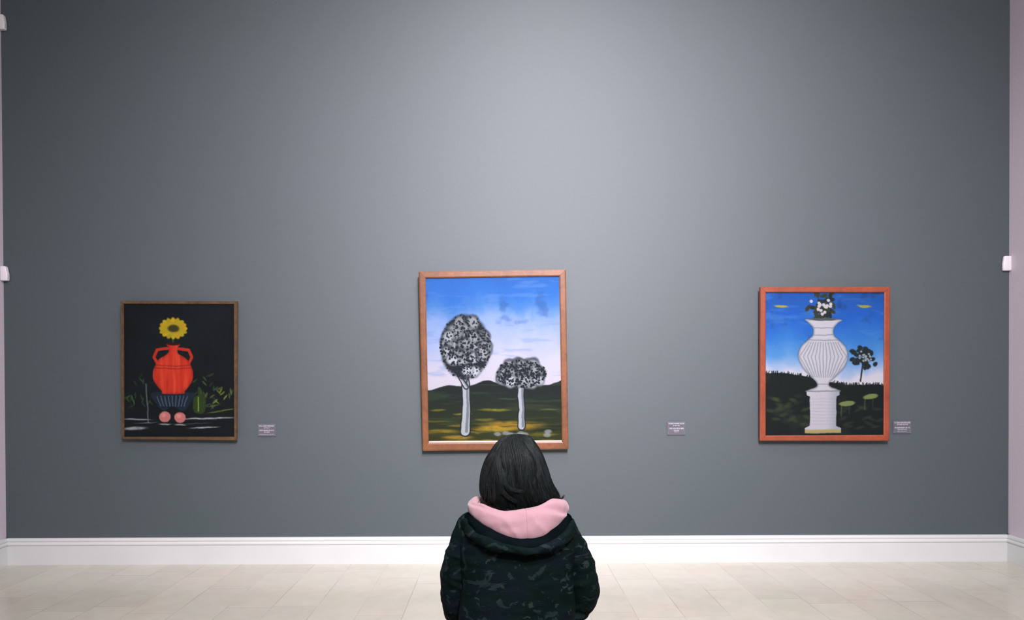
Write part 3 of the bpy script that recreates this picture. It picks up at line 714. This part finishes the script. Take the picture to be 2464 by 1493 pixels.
# under-layer shell
grid = {}
for j in range(NV_+1):
    for k, th in enumerate(TH):
        h = hem(th)-6
        if face_gap(th): h = 1088
        f = j/NV_; v_ = 1047.5+(h-1047.5)*(f**1.35)
        p = hair_pt(th, v_, -.003)
        if j > NV_*.9: # tuck the ends inward
            q = (f-.9)/.1; p = Vector((p.x+(XC-p.x)*.10*q, p.y+(Y0-p.y)*.10*q, p.z))
        grid[j, k] = len(V); V.append(tuple(p)); tone.append((.006, .008, .0085))
for j in range(NV_):
    for k in range(NT_):
        l = (k+1) % NT_; Fs.append((grid[j, k], grid[j, l], grid[j+1, l], grid[j+1, k]))
def strand(pts, r0, tn, taper=.55):
    n = len(pts); start = len(V)
    for i, p in enumerate(pts):
        t_ = (pts[min(i+1, n-1)]-pts[max(i-1, 0)]).normalized()
        a = t_.cross(Vector((.2, 1, .1))).normalized(); b = t_.cross(a)
        f = i/(n-1); r = r0*(min(1, .3+f*5))*(1 if f < taper else max(.06, 1-(f-taper)/(1-taper)))
        for k in range(4):
            q = PI/2*k+.4; V.append(tuple(p+a*(r*math.cos(q))+b*(r*.6*math.sin(q)))); tone.append(tn)
    for i in range(n-1):
        for k in range(4):
            l = (k+1) % 4; s = start+i*4; Fs.append((s+k, s+l, s+4+l, s+4+k))
def rtone(th=0):
    b = (.5+1.1*random.random()**2)*(1+.7*noise.noise(Vector((th*6.5, .3, 5.1))))
    if random.random() < .10: b *= 1.8
    return (.0080*b, .0122*b, .0120*b)
for i in range(5200):
    th = random.random()*2*PI
    if random.random() < .35: th = -PI*random.random()
    end = hem(th)+random.gauss(0, 5)+(6 if random.random() < .08 else 0)
    if face_gap(th): end = 1086+random.random()*6
    start_v = 1047.6+random.random()*(8 if random.random() < .6 else 60)
    drift = random.gauss(0, .10); ph = random.random()*6; amp = random.random()*.03; lift0 = random.random()*.0035
    clump = .12*noise.noise(Vector((th*5, 0, 1.7)))
    n = 14; pts = []
    for k in range(n):
        f = k/(n-1); v_ = start_v+(end-start_v)*(f**1.15)
        tt = th+drift*f+clump*f*f+amp*math.sin(f*5+ph)
        lf = lift0*(.4+f)+.0006
        pts.append(hair_pt(tt, v_, lf))
    # ends turn slightly inward, or fly out a little
    cur = random.gauss(-.004, .005)
    for k, s in ((n-1, 1), (n-2, .4)):
        d = Vector((pts[k].x-XC, pts[k].y-Y0, 0)).normalized(); pts[k] = pts[k]+d*cur*s
    strand(pts, .0007+.0009*random.random(), rtone(th))
def surf(u, v, lift):
    """point on the back of the hair that shows at pixel u, v"""
    c = [np.interp(v, hv, HC[:, k]) for k in range(1, 4)]
    a, b = P(c[0], v), P(c[1], v); x = P(u, v, -.09).x; cx = (a.x+b.x)/2; hx = (b.x-a.x)/2
    q = max(-.99, min(.99, (x-cx)/hx)); y = .02-c[2]*math.sqrt(1-q*q)-lift
    return P(u, v, y)
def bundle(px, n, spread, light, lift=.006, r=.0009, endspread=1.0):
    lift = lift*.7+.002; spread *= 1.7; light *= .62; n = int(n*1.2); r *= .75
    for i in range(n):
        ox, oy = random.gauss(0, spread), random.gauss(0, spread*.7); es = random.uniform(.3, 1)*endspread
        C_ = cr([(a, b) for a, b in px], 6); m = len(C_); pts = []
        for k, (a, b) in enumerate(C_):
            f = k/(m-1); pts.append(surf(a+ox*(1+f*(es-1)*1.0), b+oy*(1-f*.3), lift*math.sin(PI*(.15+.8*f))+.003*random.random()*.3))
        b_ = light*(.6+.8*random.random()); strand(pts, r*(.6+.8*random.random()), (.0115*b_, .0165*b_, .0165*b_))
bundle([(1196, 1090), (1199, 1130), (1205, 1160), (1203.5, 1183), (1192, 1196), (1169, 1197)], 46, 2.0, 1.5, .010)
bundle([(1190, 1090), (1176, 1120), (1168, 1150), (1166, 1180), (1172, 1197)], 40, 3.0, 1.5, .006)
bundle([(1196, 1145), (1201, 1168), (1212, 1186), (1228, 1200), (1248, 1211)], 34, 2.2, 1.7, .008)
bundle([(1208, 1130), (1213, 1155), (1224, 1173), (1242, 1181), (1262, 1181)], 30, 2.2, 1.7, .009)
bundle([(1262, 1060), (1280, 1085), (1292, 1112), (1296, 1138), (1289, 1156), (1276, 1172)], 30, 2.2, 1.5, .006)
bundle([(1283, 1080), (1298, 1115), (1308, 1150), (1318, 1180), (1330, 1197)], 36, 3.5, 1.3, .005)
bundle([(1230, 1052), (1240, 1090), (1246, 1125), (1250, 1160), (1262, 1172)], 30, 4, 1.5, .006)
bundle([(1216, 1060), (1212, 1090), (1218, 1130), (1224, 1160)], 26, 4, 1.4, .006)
def loose(px, n, spread, dy, r=.0008):
    for i in range(n):
        o = random.gauss(0, spread); C_ = cr([(*a,) for a in px], 5); m = len(C_)
        strand([P(c[0]+o*(.4+k/m), c[1]+o*.3, dy+random.gauss(0, .002)) for k, c in enumerate(C_)], r, (.011, .0125, .013), .5)
loose([(1328, 1165), (1338, 1186), (1346, 1200), (1353, 1199), (1358.5, 1191)], 22, 1.2, -.01)
loose([(1320, 1160), (1332, 1186), (1342, 1204), (1348, 1206)], 18, 1.6, -.02)
loose([(1161, 1160), (1166, 1182), (1166, 1202), (1159, 1218)], 10, 1.2, -.065, .0005)
loose([(1172, 1165), (1177, 1190), (1173, 1214)], 16, 4.0, -.088, .0005)
loose([(1185, 1165), (1188, 1190), (1185, 1214)], 16, 4.5, -.10, .0005)
loose([(1165, 1185), (1156, 1203), (1148, 1213)], 5, 1.2, -.06, .0005)
me = bpy.data.meshes.new('hair'); me.from_pydata(V, [], Fs)
ca = me.color_attributes.new('tone', 'FLOAT_COLOR', 'POINT'); ca.data.foreach_set('color', np.concatenate([np.array(tone), np.ones((len(tone), 1))], 1).astype(np.float32).ravel())
hair = obj('hair', me, M_hair, person, True)

# bench under the person (just below the frame)
bench = thing('bench', 'low dark wooden bench under the seated person', 'bench', (XC, Y0+.02, 0))
obj('seat', box((XC-.75, Y0-.18, .385), (XC+.75, Y0+.24, .432), .006), M_bench, bench)
for sx in (-.62, .62):
    for sy in (-.13, .19): obj('leg', box((XC+sx-.03, Y0+sy-.03, 0), (XC+sx+.03, Y0+sy+.03, .388), .004), M_bench, bench)

# ------------------------------------------------------------------ light
def area(name, loc, target, sx, sy, power, col, spread=180):
    l = bpy.data.lights.new(name, 'AREA'); l.shape = 'RECTANGLE'; l.size = sx; l.size_y = sy; l.energy = power; l.color = col; l.spread = math.radians(spread)
    o = bpy.data.objects.new(name, l); COL.objects.link(o); o.location = loc
    o.rotation_euler = (Vector(target)-Vector(loc)).to_track_quat('-Z', 'Y').to_euler(); return o
area('ceiling_light', (.15, 1.0, 5.55), (.15, 1.0, 0), 6.2, 7.0, 172, (.98, 1.0, .98), 150)
for k, yy in enumerate((-2.8, -1.2, .6)):
    area('wall_wash_light', (.9, yy, 5.4), (.4, D, 2.0), .9, .7, (172, 142, 95)[k], (1.0, .87, .945), 80)
area('wall_wash_light', (.4, 3.9, 5.45), (.4, D, 1.6), .8, .35, 34, (1.0, .93, .97), 120)
w = bpy.data.worlds.new('world'); scn.world = w; w.use_nodes = True
w.node_tree.nodes['Background'].inputs[0].default_value = (.5, .55, .6, 1); w.node_tree.nodes['Background'].inputs[1].default_value = .3
